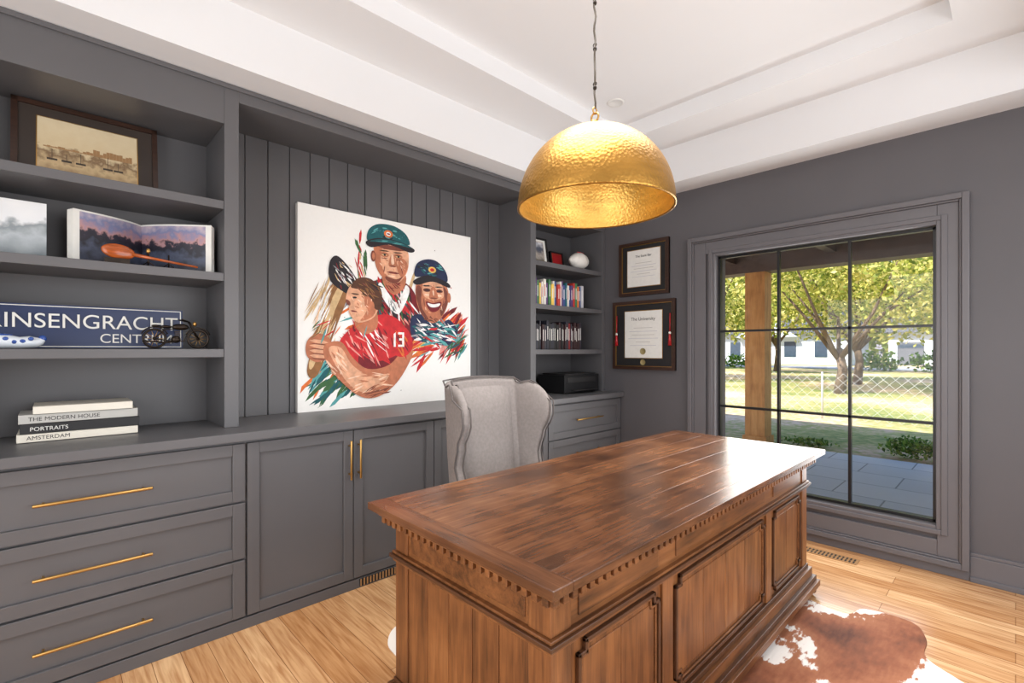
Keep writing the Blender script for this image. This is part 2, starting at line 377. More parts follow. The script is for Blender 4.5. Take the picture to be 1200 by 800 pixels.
for x,s in((BX1-.004,1),(BX0+.004,-1)):
    for a,b in((1.03,1.45),(1.57,2.42),(2.54,2.96)):
        notch(a,b,.195,.575,x,s)
        xa,xb=sorted((x,x+s*.009)); d.box(xa,xb,a,b,.652,.728,'deskh')
    for y in(1.51,2.48):
        xa,xb=sorted((x,x+s*.010)); d.box(xa,xb,y-.035,y+.035,.17,.60,'deskv')
for x in(BX0-.01,BX1+.01):
    for y in(BY0-.01,2.0,BY1+.01):
        d.lathe([(.012,.006),(.03,.01),(.042,.022),(.036,.038),(.03,.046)],'deskdark',Matrix.Translation((x,y,0)),20,close=True)
d.build('executive_desk',bev=.0025)

# ---------------------------------------------------------------- wingback chair
ch=empty('wingback_chair')
CYc=1.88; XB=-2.17
def interp(pts,w):
    for (a,b),(e,f) in zip(pts,pts[1:]):
        if a<=w<=e: t=(w-a)/(e-a); t=t*t*(3-2*t); return b+(f-b)*t
    return pts[-1][1]
WD=[(0,.30),(.2,.26),(.35,.16),(.5,.14),(.65,.18),(.82,.25),(.93,.26),(1,.19)]
g=M(); NC,NR=29,17; vs=[];fs=[]
for i in range(NC):
    s=-1+2*i/(NC-1); q=max(0,(abs(s)-.5)/.5); sg=1 if s>=0 else -1
    for j in range(NR):
        w=j/(NR-1)
        zt=1.195-.03*math.sin(min(q*2,1)*math.pi)-.09*q**3+.015*math.cos(min(1,abs(s)/.5)*math.pi/2)
        z=.38+w*(zt-.38); xb=XB-.075*w
        if abs(s)<=.5:
            y=s/.5*.262; x=xb+.02*(abs(s)/.5)**4
        else:
            D=interp(WD,w); x=xb+.02+q*D; y=sg*(.262+.03*math.sin(q*math.pi/2)+.045*q*q*w)
        vs.append((x,CYc+y,z))
for i in range(NC-1):
    for j in range(NR-1): fs.append((i*NR+j,(i+1)*NR+j,(i+1)*NR+j+1,i*NR+j+1))
g.add(vs,fs,'fabric',True); ob=g.build('upholstered_shell',ch)
so=ob.modifiers.new('s','SOLIDIFY'); so.thickness=.05; so.offset=0
sb=ob.modifiers.new('u','SUBSURF'); sb.levels=2; sb.render_levels=2
g=M()
def V(i,j): return Vector(vs[i*NR+j])
loop=[V(0,j) for j in range(NR-1)]+[V(i,NR-1) for i in range(NC)]+[V(NC-1,j) for j in range(NR-2,-1,-1)]
for sd in(1,-1):
    path=[]
    for p_ in loop:
        i=min(range(NC*NR),key=lambda q:(Vector(vs[q])-p_).length); ci,rj=divmod(i,NR)
        a=V(max(ci-1,0),rj); b_=V(min(ci+1,NC-1),rj); u=(b_-a); u.z=0; u.normalize(); nn=Vector((0,0,1)).cross(u).normalized()
        path.append(p_+nn*.0235*sd)
    g.tube(path,.0045,'piping',8)
g.build('piping',ch)
g=M()
n1,n2=15,13; cv=[];cf=[]
for a in range(n1):
    for b_ in range(n2):
        u=-1+2*a/(n1-1); w=b_/(n2-1); e=(1-abs(u)**5)*(1-abs(2*w-1)**7)
        z=.46+w*.70; xb=XB-.075*((z-.38)/.815)
        cv.append((xb+.022+.05*e,CYc+u*.225,z))
for a in range(n1-1):
    for b_ in range(n2-1): cf.append((a*n2+b_,(a+1)*n2+b_,(a+1)*n2+b_+1,a*n2+b_+1))
g.add(cv,cf,'fabric',True); g.build('back_cushion',ch)
g=M(); g.box(XB-.01,-1.70,CYc-.235,CYc+.235,.39,.50,'fabric'); g.build('seat_cushion',ch,bev=.035,seg=4)
g=M(); g.box(XB+.0,-1.70,CYc-.29,CYc+.29,.26,.385,'fabric'); g.build('seat_rail',ch,bev=.02,seg=3)
g=M()
for s in(-1,1):
    g.box(XB+.02,-1.74,CYc+s*.29-.035,CYc+s*.29+.035,.36,.60,'fabric')
    g.tube([(XB+.02,CYc+s*.295,.60),(-1.74,CYc+s*.295,.60)],.042,'fabric',18)
g.build('arms',ch,bev=.012,seg=3)
g=M()
for x,y,t in((-1.75,-.25,0),(-1.75,.25,0),(-2.12,-.25,-.05),(-2.12,.25,-.05)):
    g.tube([(x,CYc+y,.27),(x+t*.4,CYc+y,.12),(x+t,CYc+y,.006)],[.026,.021,.015],'legwood',10)
g.build('legs',ch)

# ---------------------------------------------------------------- pendant
p=M(); PC=(-1.2,1.62); PR=.318; PZ=1.952
prof=[]; prin=[]
for i in range(33):
    a=math.pi/2*i/32; prof.append((PR*math.cos(a)+.0005,PZ+.33*math.sin(a)**.97 if a>0 else PZ))
    prin.append(((PR-.006)*math.cos(a)+.0005,PZ+.002+.322*math.sin(a)))
T=Matrix.Translation((PC[0],PC[1],0))
p.lathe(prof,'goldout',T,72); p.lathe(prin,'goldin',T,72)
p.lathe([(PR-.007,PZ+.001),(PR-.004,PZ-.003),(PR+.002,PZ-.002),(PR+.002,PZ+.006)],'goldout',T,72)
top=PZ+.33
p.lathe([(.001,top+.035),(.012,top+.034),(.016,top+.02),(.024,top+.01),(.04,top-.002),(.04,top-.008)],'brass',T,24)
def ring(o,c,r,t,mat,plane):
    pts=[]
    for i in range(20):
        a=2*math.pi*i/20; u,v=r*math.cos(a),r*math.sin(a)
        pts.append((c[0]+(u if plane=='x' else 0),c[1]+(u if plane=='y' else 0),c[2]+v))
    o.tube(pts,t,mat,8,closed=True)
ring(p,(PC[0],PC[1],top+.048),.018,.004,'brass','x')
ring(p,(PC[0],PC[1],top+.075),.013,.003,'brass','y')
zz=top+.085; pts=[]
i=0
while zz<3.13:
    pts.append((PC[0]+.003*math.sin(i*1.1),PC[1]+.003*math.cos(i*1.3),zz)); zz+=.02; i+=1
pts.append((PC[0],PC[1],3.14))
p.tube(pts,.0042,'cord',8)
for z in(top+.17,top+.33,top+.52):
    p.ell((PC[0],PC[1],z),(.008,.008,.010),'bronze'); ring(p,(PC[0],PC[1],z+.016),.008,.002,'bronze','x')
p.lathe([(.001,3.12),(.05,3.125),(.065,3.14),(.066,3.159)],'brass',T,32)
p.tube([(PC[0],PC[1],top-.02),(PC[0],PC[1],top-.09)],.02,'blackm',16)
p.ell((PC[0],PC[1],top-.125),(.032,.032,.04),'ceramic')
p.build('pendant_lamp')
def can(x,y,z,name='recessed_light'):
    o=M(); o.lathe([(.001,z-.002),(.04,z-.002),(.045,z-.006),(.06,z-.006),(.063,z-.001)],'plastic',Matrix.Translation((x,y,0)),28); o.build(name)
can(-2.0,2.95,3.16); can(-.45,2.95,3.16)

# ---------------------------------------------------------------- painting
PAL={'skin':(222,166,132),'skin2':(186,114,82),'skin3':(122,64,50),'skinL':(240,200,172),'dark':(34,28,34),'teal':(22,88,94),'tealL':(86,160,160),'pred':(196,36,42),
 'dred':(116,22,32),'pgreen':(58,100,58),'porange':(218,112,50),'tan':(208,176,130),'tan2':(140,96,56),'pwhite':(245,242,236),'hair':(84,50,32),'pyel':(228,188,96),'navy':(30,40,74),'pgrey':(150,146,150),'pink':(226,150,140)}
for kk,vv in PAL.items(): pm('p_'+kk,rgb(*vv),.7,var=.2,vs=25)
a=M(); AX=-3.146; AY0,AW,AZ1,AH=1.126,1.40,2.31,1.34
a.box(-3.184,AX,AY0,AY0+AW,CT+.001,AZ1,'canvas')
cnt=[0]
def PP(x,y):
    return (AX+.0004+cnt[0]*.000006,AY0+AW*x/100,AZ1-AH*y/100)
def smooth(P,n=5):
    out=[];N=len(P)
    for i in range(N):
        p0,p1,p2,p3=P[i-1],P[i],P[(i+1)%N],P[(i+2)%N]
        for k_ in range(n):
            t=k_/n
            out.append(tuple(.5*((2*p1[q])+(-p0[q]+p2[q])*t+(2*p0[q]-5*p1[q]+4*p2[q]-p3[q])*t*t+(-p0[q]+3*p1[q]-3*p2[q]+p3[q])*t**3) for q in(0,1)))
    return out
def sh(col,P,sm=True):
    cnt[0]+=1
    if sm: P=smooth(P)
    P=[(min(99,max(1,x)),min(98.5,max(1,y))) for x,y in P]
    a.add([PP(*q) for q in P],[list(range(len(P)))],'p_'+col)
def el(col,cx,cy,rx,ry,ang=0):
    c_,s__=math.cos(ang),math.sin(ang)
    sh(col,[(cx+rx*math.cos(t)*c_-ry*math.sin(t)*s__,cy+rx*math.cos(t)*s__+ry*math.sin(t)*c_) for t in [2*math.pi*i/14 for i in range(14)]],False)
def stroke(col,x0,y0,x1,y1,w):
    dx,dy=x1-x0,y1-y0; L_=math.hypot(dx,dy) or 1; nx,ny=-dy/L_*w/2,dx/L_*w/2
    b_=R.uniform(-1,1)*w
    sh(col,[(x0,y0),(x0+dx*.3+nx+b_*.3,y0+dy*.3+ny),(x0+dx*.75+nx,y0+dy*.75+ny+b_*.3),(x1,y1),(x0+dx*.7-nx,y0+dy*.7-ny),(x0+dx*.25-nx,y0+dy*.25-ny)],False)
def cloud(cols,cx,cy,rx,ry,n,l,w,ang,spread=.5):
    for _ in range(n):
        t=R.uniform(0,6.28); r_=R.random()**.5
        x=cx+rx*r_*math.cos(t); y=cy+ry*r_*math.sin(t); g_=ang+R.uniform(-spread,spread); q=l*R.uniform(.5,1.3)
        stroke(R.choice(cols),x-q/2*math.cos(g_),y-q/2*math.sin(g_),x+q/2*math.cos(g_),y+q/2*math.sin(g_),w*R.uniform(.4,1.2))
def splat(cols,cx,cy,rx,ry,n,s0,s1):
    for _ in range(n):
        t=R.uniform(0,6.28); r_=R.random(); s__=R.uniform(s0,s1); el(R.choice(cols),cx+rx*r_*math.cos(t),cy+ry*r_*math.sin(t),s__,s__*R.uniform(.6,1.2),R.uniform(0,3))
cloud(['pgrey','tealL','pyel','tan','porange','pink'],50,52,32,26,50,13,1.8,-.8,.5)
cloud(['pgreen','tealL','pgreen','porange','teal'],18,86,13,9,60,12,1.9,-.8,.35)
cloud(['pred','porange','dred','pink'],86,60,9,13,60,14,2.0,-.8,.4)
cloud(['tealL','pgreen','teal'],90,66,7,10,30,12,1.4,-.8)
cloud(['pred','porange','pyel'],62,66,14,12,50,14,1.8,-.6,.5)
cloud(['pgreen','pred','tan','pred'],31,22,3,12,18,8,1.1,1.4,.3)
splat(['pred','teal','pgrey','porange','pgreen','dark'],52,50,44,44,90,.15,.4)
# coach
sh('dred',[(32,38),(42,32),(56,33),(63,42),(64,58),(54,70),(36,62),(29,50)])
cloud(['pred','pred','teal','dred','dark','pgreen','pred'],47,50,15,16,150,9,1.5,1.1,.4); cloud(['pwhite','pink'],48,50,14,14,18,8,.8,1.1,.4)
sh('pwhite',[(41,34),(46,40),(50,44),(54,38),(56,34),(58,38),(52,50),(46,47),(40,38)]); cloud(['dred','teal','pgrey'],49,44,4,4,14,5,.6,1.2,.5)
sh('skin2',[(43,28),(55,28),(55,35),(49,40),(43,35)]); cloud(['skin3','dred'],49,35,5,2.4,14,4,.6,.3,.6)
sh('skin',[(37.6,14),(46,12),(56,14),(57.6,21),(56,28),(51,33.4),(45,33),(39.5,27),(38,20)])
sh('skin2',[(37.6,15),(42,14),(41,21),(43,28),(48,33.4),(42,31),(38.3,25)])
sh('skin2',[(50,20),(55,20),(57,24),(54,30),(51,27)]); sh('skin3',[(44,30.4),(50,31.4),(54,29.5),(50,33.8),(45,32.8)])
cloud(['skin2','skin','skinL','skin'],48,23,7,7,44,2.6,.5,1.0,.8)
el('skin3',37,20.5,1.4,3); el('skin2',37.2,20.5,.8,2)
stroke('skin3',38,14.6,57,14.8,2.6)
for x in(43.2,51.2):
    el('skin2',x,18.8,2.6,1.4,.05); el('tan',x,19,1.5,.5); el('dark',x+.2,19,.6,.6); stroke('dark',x-1.8,18.5,x+1.8,18.4,.4); stroke('hair',x-3,17,x+3,16.7,.8); stroke('skin3',x-2,20.9,x+2,20.7,.4)
sh('skin2',[(46.8,19),(48.4,19),(50.2,24),(48,25),(45.6,24.2)]); sh('skinL',[(47.2,18.5),(48.2,18.8),(48.9,23),(47.3,23.4)]); stroke('skin3',45.8,24.6,50.2,24.5,.6)
stroke('dred',44.4,28,52,28.1,1.1); stroke('skin3',44.4,28.2,52,27.8,.4); stroke('skin3',43.4,24.6,42.8,28.8,.6); stroke('skin3',53,24.6,54,28.6,.6); stroke('skinL',45,29.8,50,30.2,.8)
sh('teal',[(34,13),(34.5,7),(40,3),(49,2.6),(56,6),(58,11.5),(50,10.5),(41,11)])
cloud(['tealL','teal','dark','teal'],46,7.4,9,3,45,5,.8,-.3,.6)
sh('dark',[(33,13.5),(40,10.5),(52,10.5),(61,13.5),(58,15.6),(46,13.2),(36,16)]); sh('teal',[(35,13.0),(42,10.8),(52,10.8),(59,13.0),(47,12.2)]); cloud(['tealL'],46,11.8,9,.5,8,5,.4,0,.1)
el('porange',45.5,7.4,2.6,2); el('pwhite',45.5,7.4,1.4,1.1); stroke('dred',44.4,7.4,46.6,7.4,.7)
# right man
sh('navy',[(59,52),(67,50),(76,56),(84,52),(90,59),(84,67),(70,66),(60,63)])
cloud(['tealL','teal','pwhite','pred','navy','pgrey'],74,60,14,7,90,9,1.4,.3,.6)
sh('skin2',[(63,31),(72,29),(82,32),(83.5,41),(79,51),(72,54.5),(65,49),(62,40)])
sh('skin',[(67,31),(75,30),(80,33),(80,39),(74,41),(67,39)]); sh('skin3',[(62.6,34),(65.5,35),(65.5,45),(70,52),(66,50),(62.4,41)])
sh('skin3',[(80,33),(83,36),(83,42),(79,50),(78,46),(81,41)]); cloud(['skin2','skin','skinL','skin2'],73,41,7.5,9,50,2.6,.5,1.1,.8); el('skin2',84,39,1.3,3)
for x in(69,77.2): el('skin3',x,35.6,2.5,1.1); stroke('dark',x-2.2,35.8,x+2.2,35.4,.8); stroke('dark',x-3,33.4,x+2.8,33,.8); stroke('skinL',x-2,38.4,x+2,38.2,1)
sh('skin2',[(72,34),(74.5,34),(76.4,39.6),(73,40.8),(70.4,39.6)]); stroke('skin3',70.6,40,76.2,40,.8); stroke('skinL',73,35,73.6,38.8,.9)
sh('dred',[(68.4,42.3),(73,42.8),(78.6,41.8),(77.4,46),(73.2,48.2),(70,46.4)]); sh('pwhite',[(69.4,43),(73,43.5),(77.8,42.7),(76.6,44.6),(73,45.4),(70.6,44.8)])
stroke('skin3',66.8,40,67.6,45.6,.6); stroke('skin3',80.4,39.6,79.4,45.6,.6); cloud(['hair','skin3'],72,52.4,5,1.4,16,3,.6,.2,.8)
sh('navy',[(61.5,28.5),(62.4,21.5),(68.5,18),(76,18.4),(82,24),(82,30),(70,27.5)]); cloud(['tealL','navy','dark','teal'],72,23.4,9,3.6,40,5,.8,.3,.6)
sh('dark',[(60.5,31),(70,27),(83,30),(84,33.0),(73,30.4),(63,33.2)]); el('pyel',72.5,23.6,2.6,1.8); el('pred',72.5,23.6,1.4,1)
# bat, hands
sh('tan2',[(4,80),(9,60),(17,36),(25,37),(18,58),(9,82)]); sh('tan',[(5,76),(10,58),(19,38),(22,38),(14,58),(7,78)])
cloud(['tan','tan2','pwhite','tan'],13,56,4,19,45,12,.8,-1.2,.15); cloud(['tan','tan2','skinL'],8,50,3,12,10,14,.8,-1.2,.2)
sh('dark',[(15,36),(14.5,27),(18,23),(24,28),(30,37),(30,42),(24,42)]); cloud(['pgrey','tan','dred','pwhite','dark'],22,33,5,7,50,4,.6,.9,.4)
sh('skin2',[(4,66),(9,62),(15,65),(15,72),(9,76),(4,73)]); 
for q in range(4): stroke('skin',5,65.5+q*2.4,14,66.5+q*2.4,1.7); stroke('skin3',5,66.9+q*2.4,14,67.8+q*2.4,.5)
# batter
sh('pred',[(24,60),(33,54),(45,51),(55,57),(58,68),(52,80),(38,85),(25,78),(19,68)])
sh('dred',[(30,72),(40,76),(52,72),(56,68),(52,79),(40,84),(30,80)]); cloud(['pred','dred','pred','pink','pred'],38,66,15,11,80,9,1.2,.9,.4); cloud(['pwhite'],34,66,8,8,9,8,.8,.9,.3)
sh('skin2',[(29,50),(38,49),(39,58),(32,62),(27,57)])
sh('skin',[(22.4,44),(25,37),(31,34.5),(38,38),(40,46),(37,53),(29,56),(24.5,52),(24,48)])
sh('skin2',[(32,42),(39,43),(37,52),(30,55),(33,50)]); cloud(['skin2','skin','skinL','skin'],31,46,6,7.5,40,2.6,.5,1.1,.8); sh('hair',[(25,38),(29,33),(36,33),(41.5,39),(41,48),(37.5,48),(35.5,42),(31,39)])
cloud(['skin3','tan2','dark','hair'],35,38,6,4.5,40,4.5,.6,.6,.4)
el('skin2',36,47,1.5,2.6); el('dark',27,43.2,1.1,.5); stroke('hair',25,41.3,29.6,41.5,.8); stroke('dred',24.8,50,28.6,50.6,.8); sh('skin3',[(22.6,44.4),(24.6,45.6),(24.6,47.4),(22.9,46.6)])
sh('skin2',[(12,68),(20,66),(26,74),(34,80),(46,78),(56,68),(60,72),(52,86),(42,94),(32,95),(22,88),(13,76)])
sh('skin',[(14,70),(20,69),(26,78),(36,84),(46,83),(40,90),(31,92),(22,85)]); cloud(['skin2','skin','skinL','skin'],34,87,12,5,44,7,.8,-.2,.4); cloud(['skin3'],38,92,9,2,12,7,.6,-.3,.3)
cloud(['skin2','skin','skinL'],18,76,4,7,26,6,.8,1.0,.3)
sh('pred',[(46,58),(56,58),(60,68),(54,74),(46,70)]); cloud(['dred','pred','porange'],53,66,6,7,24,6,.9,1.1,.4)
def digit(P): sh('pwhite',P,False)
digit([(48.4,61.4),(49.6,60.4),(49.6,68.4),(48.4,68.4)]); 
for P in([(51,60.4),(54.6,60.4),(54.6,61.6),(51,61.6)],[(51.6,63.7),(54.6,63.7),(54.6,64.9),(51.6,64.9)],[(51,67.2),(54.6,67.2),(54.6,68.4),(51,68.4)],[(53.4,60.4),(54.6,60.4),(54.6,68.4),(53.4,68.4)]): digit(P)
cloud(['pgreen','tealL','pred','dark','porange'],22,60,18,5,12,7,.6,-.8)
a.build('canvas_painting')

# ---------------------------------------------------------------- shelf objects (left)
f=M()
def leanframe(o,y0,y1,z0,h,xb,lean,fw,dm,mm,pm_,mat_w):
    t=Matrix.Translation((xb,0,z0))@Matrix.Rotation(-lean,4,'Y')
    o.box(-.004,.012,y0,y1,0,h,dm,t)
    for A,B_,C_,D_ in((y0,y0+fw,0,h),(y1-fw,y1,0,h),(y0,y1,0,fw),(y0,y1,h-fw,h)): o.box(0,.024,A,B_,C_,D_,dm,t)
    o.box(.012,.0135,y0+fw,y1-fw,fw,h-fw,mm,t)
    w=mat_w; g_=.004
    o.box(.0135,.0145,y0+w-g_,y1-w+g_,w*.8-g_,h-w*.8+g_,'brass',t); o.box(.0145,.0155,y0+w,y1-w,w*.8,h-w*.8,pm_,t)
leanframe(f,-.135,.40,2.14,.385,-3.10,.14,.022,'dkwood','dkmat','sepia',.085)
t=Matrix.Translation((-3.10,0,2.14))@Matrix.Rotation(-.14,4,'Y')
for q in range(26):
    y=-.03+q*.0125; h_=R.uniform(.012,.035) if q>11 else R.uniform(.004,.012)
    f.box(.0155,.0158,y,y+.012,.175,.175+h_,'vent',t)
for y,h_ in((.0,.05),(.05,.035),(.10,.05),(.2,.06),(.24,.04)):
    f.box(.0155,.0159,y-.018,y+.018,.115,.124,'dkmat',t); f.box(.0155,.0159,y-.001,y+.001,.12,.12+h_,'dkmat',t)
f.build('framed_engraving')
b=M()
t=Matrix.Translation((-3.0,0,1.768))@Matrix.Rotation(-.12,4,'Y')
b.box(0,.018,-.34,-.02,0,.255,'paper',t); b.box(.018,.021,-.342,-.018,0,.257,'snowphoto',t); b.build('photo_book')
b=M()
def page(y0,x0,y1,x1,th):
    n_=12; vs_=[];fs_=[]
    for i in range(n_+1):
        u=i/n_; x=x0+(x1-x0)*u+.028*math.sin(math.pi*u**.7); y=y0+(y1-y0)*u
        for z in(1.768,2.02): vs_.append((x,y,z))
    fs_=[(2*i,2*i+2,2*i+3,2*i+1) for i in range(n_)]
    vp=[(x+.001,y,(1.776 if k_%2==0 else 2.012)) for k_,(x,y,z) in enumerate(vs_)]
    b.add(vp[:-2],fs_[:-1],'seaphoto',True)
    m0=len(vs_); vs2=vs_+[(x-th,y,z) for x,y,z in vs_]; fs2=[]
    for i in range(n_):
        fs2+= [(2*i,2*i+2,2*i+3,2*i+1),(m0+2*i,m0+2*i+1,m0+2*i+3,m0+2*i+2),(2*i,m0+2*i,m0+2*i+2,2*i+2),(2*i+1,2*i+3,m0+2*i+3,m0+2*i+1)]
    fs2+=[(0,1,m0+1,m0),(2*n_,m0+2*n_,m0+2*n_+1,2*n_+1)]
    b.add(vs2,fs2,'paper')
    sg=1 if y1>y0 else -1
    for q in range(5):
        yy=y1+sg*(.002+q*.0045); b.box(x1-.004-q*.007,x1-.001-q*.007,min(y1,yy),max(y1,yy),1.768,2.02-q*.001,'paper')
page(.335,-3.15,.07,-2.98,.02); page(.335,-3.15,.60,-2.90,.03)
b.build('open_book')
b=M()
mt_=Matrix.Rotation(-.12,4,'X')
b.ell((-2.845,.22,1.822),(.012,.062,.034),'orangewood',mt_)
b.tube([(-2.845,.27,1.815),(-2.845,.40,1.80),(-2.845,.53,1.786)],[.009,.006,.005],'orangewood',10)
for y in(.33,.41):
    b.tube([(-2.845,y,1.77),(-2.845,y,1.83)],.0035,'bronze',8); b.tube([(-2.86,y-.02,1.770),(-2.845,y,1.79),(-2.83,y+.02,1.770)],.003,'bronze',6)
b.ell((-2.845,.33,1.84),(.009,.009,.012),'brass'); b.box(-2.86,-2.83,.17,.26,1.766,1.79,'bronze'); b.build('wooden_paddle_ornament')
sg=empty('street_sign'); s=M()
t=Matrix.Translation((-3.05,0,1.378))@Matrix.Rotation(-.06,4,'Y')
s.box(0,.012,-.36,.50,0,.20,'signblue',t)
for A,B_,C_,D_ in((-.352,.492,.006,.010),(-.352,.492,.19,.194),(-.352,-.348,.006,.194),(.488,.492,.006,.194)): s.box(.012,.0128,A,B_,C_,D_,'paper',t)
s.build('plate',sg,bev=.003)
text('PRINSENGRACHT',.094,(-3.038,.478,1.472),RX,'paper',sg,align='RIGHT',sx=.99)
text('CENTRUM',.062,(-3.036,.455,1.405),RX,'paper',sg,align='RIGHT')
# vintage motorcycle model
b=M(); bx=-2.89; z0=1.376; r=.044; hb=z0+r+.0065
for y in(.36,.54):
    pts=[(bx,y+r*math.cos(q),hb+r*math.sin(q)) for q in[2*math.pi*i/28 for i in range(28)]]
    b.tube(pts,.0058,'bronze',8,closed=True)
    for i in range(10):
        q=2*math.pi*i/10; b.tube([(bx,y,hb),(bx,y+r*math.cos(q),hb+r*math.sin(q))],.0012,'brass',4)
    b.ell((bx,y,hb),(.01,.008,.008),'bronze')
    b.tube([(bx,y+.056*math.cos(q),hb+.056*math.sin(q)) for q in[.4+i*.26 for i in range(10)]],.0035,'bronze',6)
def T2(P,rr=.0038): b.tube([(bx+ (q[2] if len(q)>2 else 0),q[0],q[1]) for q in P],rr,'bronze',6)
T2([(.36,hb),(.42,hb-.012),(.48,hb-.012),(.505,hb+.055),(.40,hb+.045),(.36,hb)])
T2([(.54,hb,.01),(.50,hb+.085,.01)]); T2([(.54,hb,-.01),(.50,hb+.085,-.01)])
T2([(.465,hb+.095,-.04),(.50,hb+.085,0),(.465,hb+.095,.04)])
b.ell((bx,.465,hb+.058),(.015,.036,.016),'bronze'); b.ell((bx,.405,hb+.058),(.016,.026,.008),'bronze'); b.ell((bx,.365,hb+.062),(.012,.018,.006),'bronze')
b.lathe([(.001,-.02),(.018,-.02),(.018,.02),(.001,.02)],'bronze',Matrix.Translation((bx,.445,hb-.004))@Matrix.Rotation(math.pi/2,4,'Y'),16)
for q in range(4): b.box(bx-.014,bx+.014,.44,.462,hb+.012+q*.007,hb+.016+q*.007,'bronze')
T2([(.45,hb-.015,.016),(.40,hb-.02,.018),(.31,hb-.012,.018)],.0045); b.ell((bx,.525,hb+.075),(.012,.01,.012),'brass')
b.build('model_motorcycle')
b=M(); secs=[(-.19,.028,.05,.0),(-.17,.036,.062,.0),(-.13,.037,.058,.0),(-.10,.036,.05,.0),(-.07,.034,.052,.002),(-.045,.024,.042,.006),(-.028,.012,.026,.018),(-.02,.004,.01,.036)]
vs_=[];fs_=[];n_=16
for y,w,h,lift in secs:
    for i in range(n_):
        q=2*math.pi*i/n_; vs_.append((-2.93+w*math.cos(q),y,1.376+lift+h/2+h/2*math.sin(q)))
for i in range(len(secs)-1):
    for j in range(n_): fs_.append((i*n_+j,i*n_+(j+1)%n_,(i+1)*n_+(j+1)%n_,(i+1)*n_+j))
fs_.append(list(range(n_))); fs_.append([(len(secs)-1)*n_+j for j in range(n_)])
b.add(vs_,fs_,'ceramic',True)
for q in range(5): b.ell((-2.896,-.165+q*.025,1.41+.008*math.sin(q*2)),(.004,.009,.008),'delft')
b.ell((-2.93,-.15,1.434),(.02,.03,.006),'delft'); b.ell((-2.93,-.03,1.42),(.01,.014,.014),'delft'); b.build('ceramic_clog')
# book stack
bs=empty('book_stack'); b=M(); z=CT+.002
for (y0,y1,h,cm,dx,tt) in((-.11,.30,.036,'cream',.0,'AMSTERDAM'),(-.10,.305,.042,'blackm',.004,'PORTRAITS'),(-.105,.30,.04,'bookgrey',-.006,'THE MODERN HOUSE'),(-.06,.28,.034,'cream',.002,'')):
    x0,x1=-3.16+dx,-2.93+dx
    b.box(x0,x1,y0,y1,z,z+.003,cm);b.box(x0,x1,y0,y1,z+h-.003,z+h,cm);b.box(x1-.004,x1,y0,y1,z,z+h,cm);b.box(x0+.004,x1-.004,y0+.004,y1-.004,z+.003,z+h-.003,'paper')
    if tt: text(tt,.024,(x1+.0004,y0+.03,z+h*.28),RX,'paper' if cm=='blackm' else 'blackm',bs,.0004)
    z+=h+.0005
b.build('books',bs,bev=.0015)
# ---------------------------------------------------------------- right bookcase
COLS=[(60,80,130),(230,225,215),(40,110,120),(190,60,50),(240,200,90),(90,60,110),(230,130,60),(70,120,80),(200,200,205),(40,40,50)]
for i,cc in enumerate(COLS): pm('bk%d'%i,rgb(*cc),.5,var=.08)
def row(name,y,yend,z0,cols,hh):
    b=M()
    while y<yend:
        w=R.uniform(.018,.036); h=hh*R.uniform(.82,1.0); dpt=R.uniform(.14,.18); cm=R.choice(cols); x1=-2.86-R.uniform(0,.02)
        b.box(x1-dpt,x1,y,y+w-.001,z0+.001,z0+h,cm); b.box(x1-.003,x1+.0006,y+w*.3,y+w*.6,z0+h*.35,z0+h*.8,'paper' if cm!='bk1' else 'bk3'); y+=w
    b.build(name,bev=.0015)
row('book_row',2.97,3.66,1.765,['bk%d'%i for i in range(10)],.235)
pm('bkd',rgb(48,24,26),.5);pm('bkd2',rgb(120,28,30),.5)
row('book_row',2.97,3.66,1.375,['bkd','bkd2','bk9','bkd','bk9','blackm'],.26)
f=M(); leanframe(f,3.0,3.30,2.14,.25,-2.98,.15,.016,'black','paper','teamphoto',.05); f.build('framed_photo')
f=M(); leanframe(f,3.42,3.60,2.14,.17,-3.05,.15,.012,'blackm','red','red',.03); f.build('red_picture_frame')
b=M()
b.lathe([(.001,-.14),(.02,-.128),(.045,-.10),(.07,-.055),(.082,0),(.07,.055),(.045,.10),(.02,.128),(.001,.14)],'football',Matrix.Translation((-2.90,3.66,2.135+.088))@Matrix.Rotation(math.pi/2,4,'X'),28)
b.tube([(-2.90+.02,3.66-.05,2.302),(-2.90+.02,3.66+.05,2.302)],.004,'red',6)
b.lathe([(.05,0),(.05,.006),(.04,.014)],'black',Matrix.Translation((-2.90,3.66,2.136)),20,close=True)
b.build('football')
b=M(); b.box(-3.12,-2.80,3.33,3.84,CT+.012,CT+.17,'black'); b.box(-3.10,-2.815,3.36,3.81,CT+.17,CT+.182,'blackm'); b.box(-2.80,-2.74,3.42,3.75,CT+.03,CT+.038,'blackm')
b.box(-2.802,-2.797,3.38,3.79,CT+.10,CT+.15,'blackm')
for y in(3.36,3.80): b.box(-3.1,-2.82,y-.015,y+.015,CT+.001,CT+.013,'blackm')
b.build('printer',bev=.008)
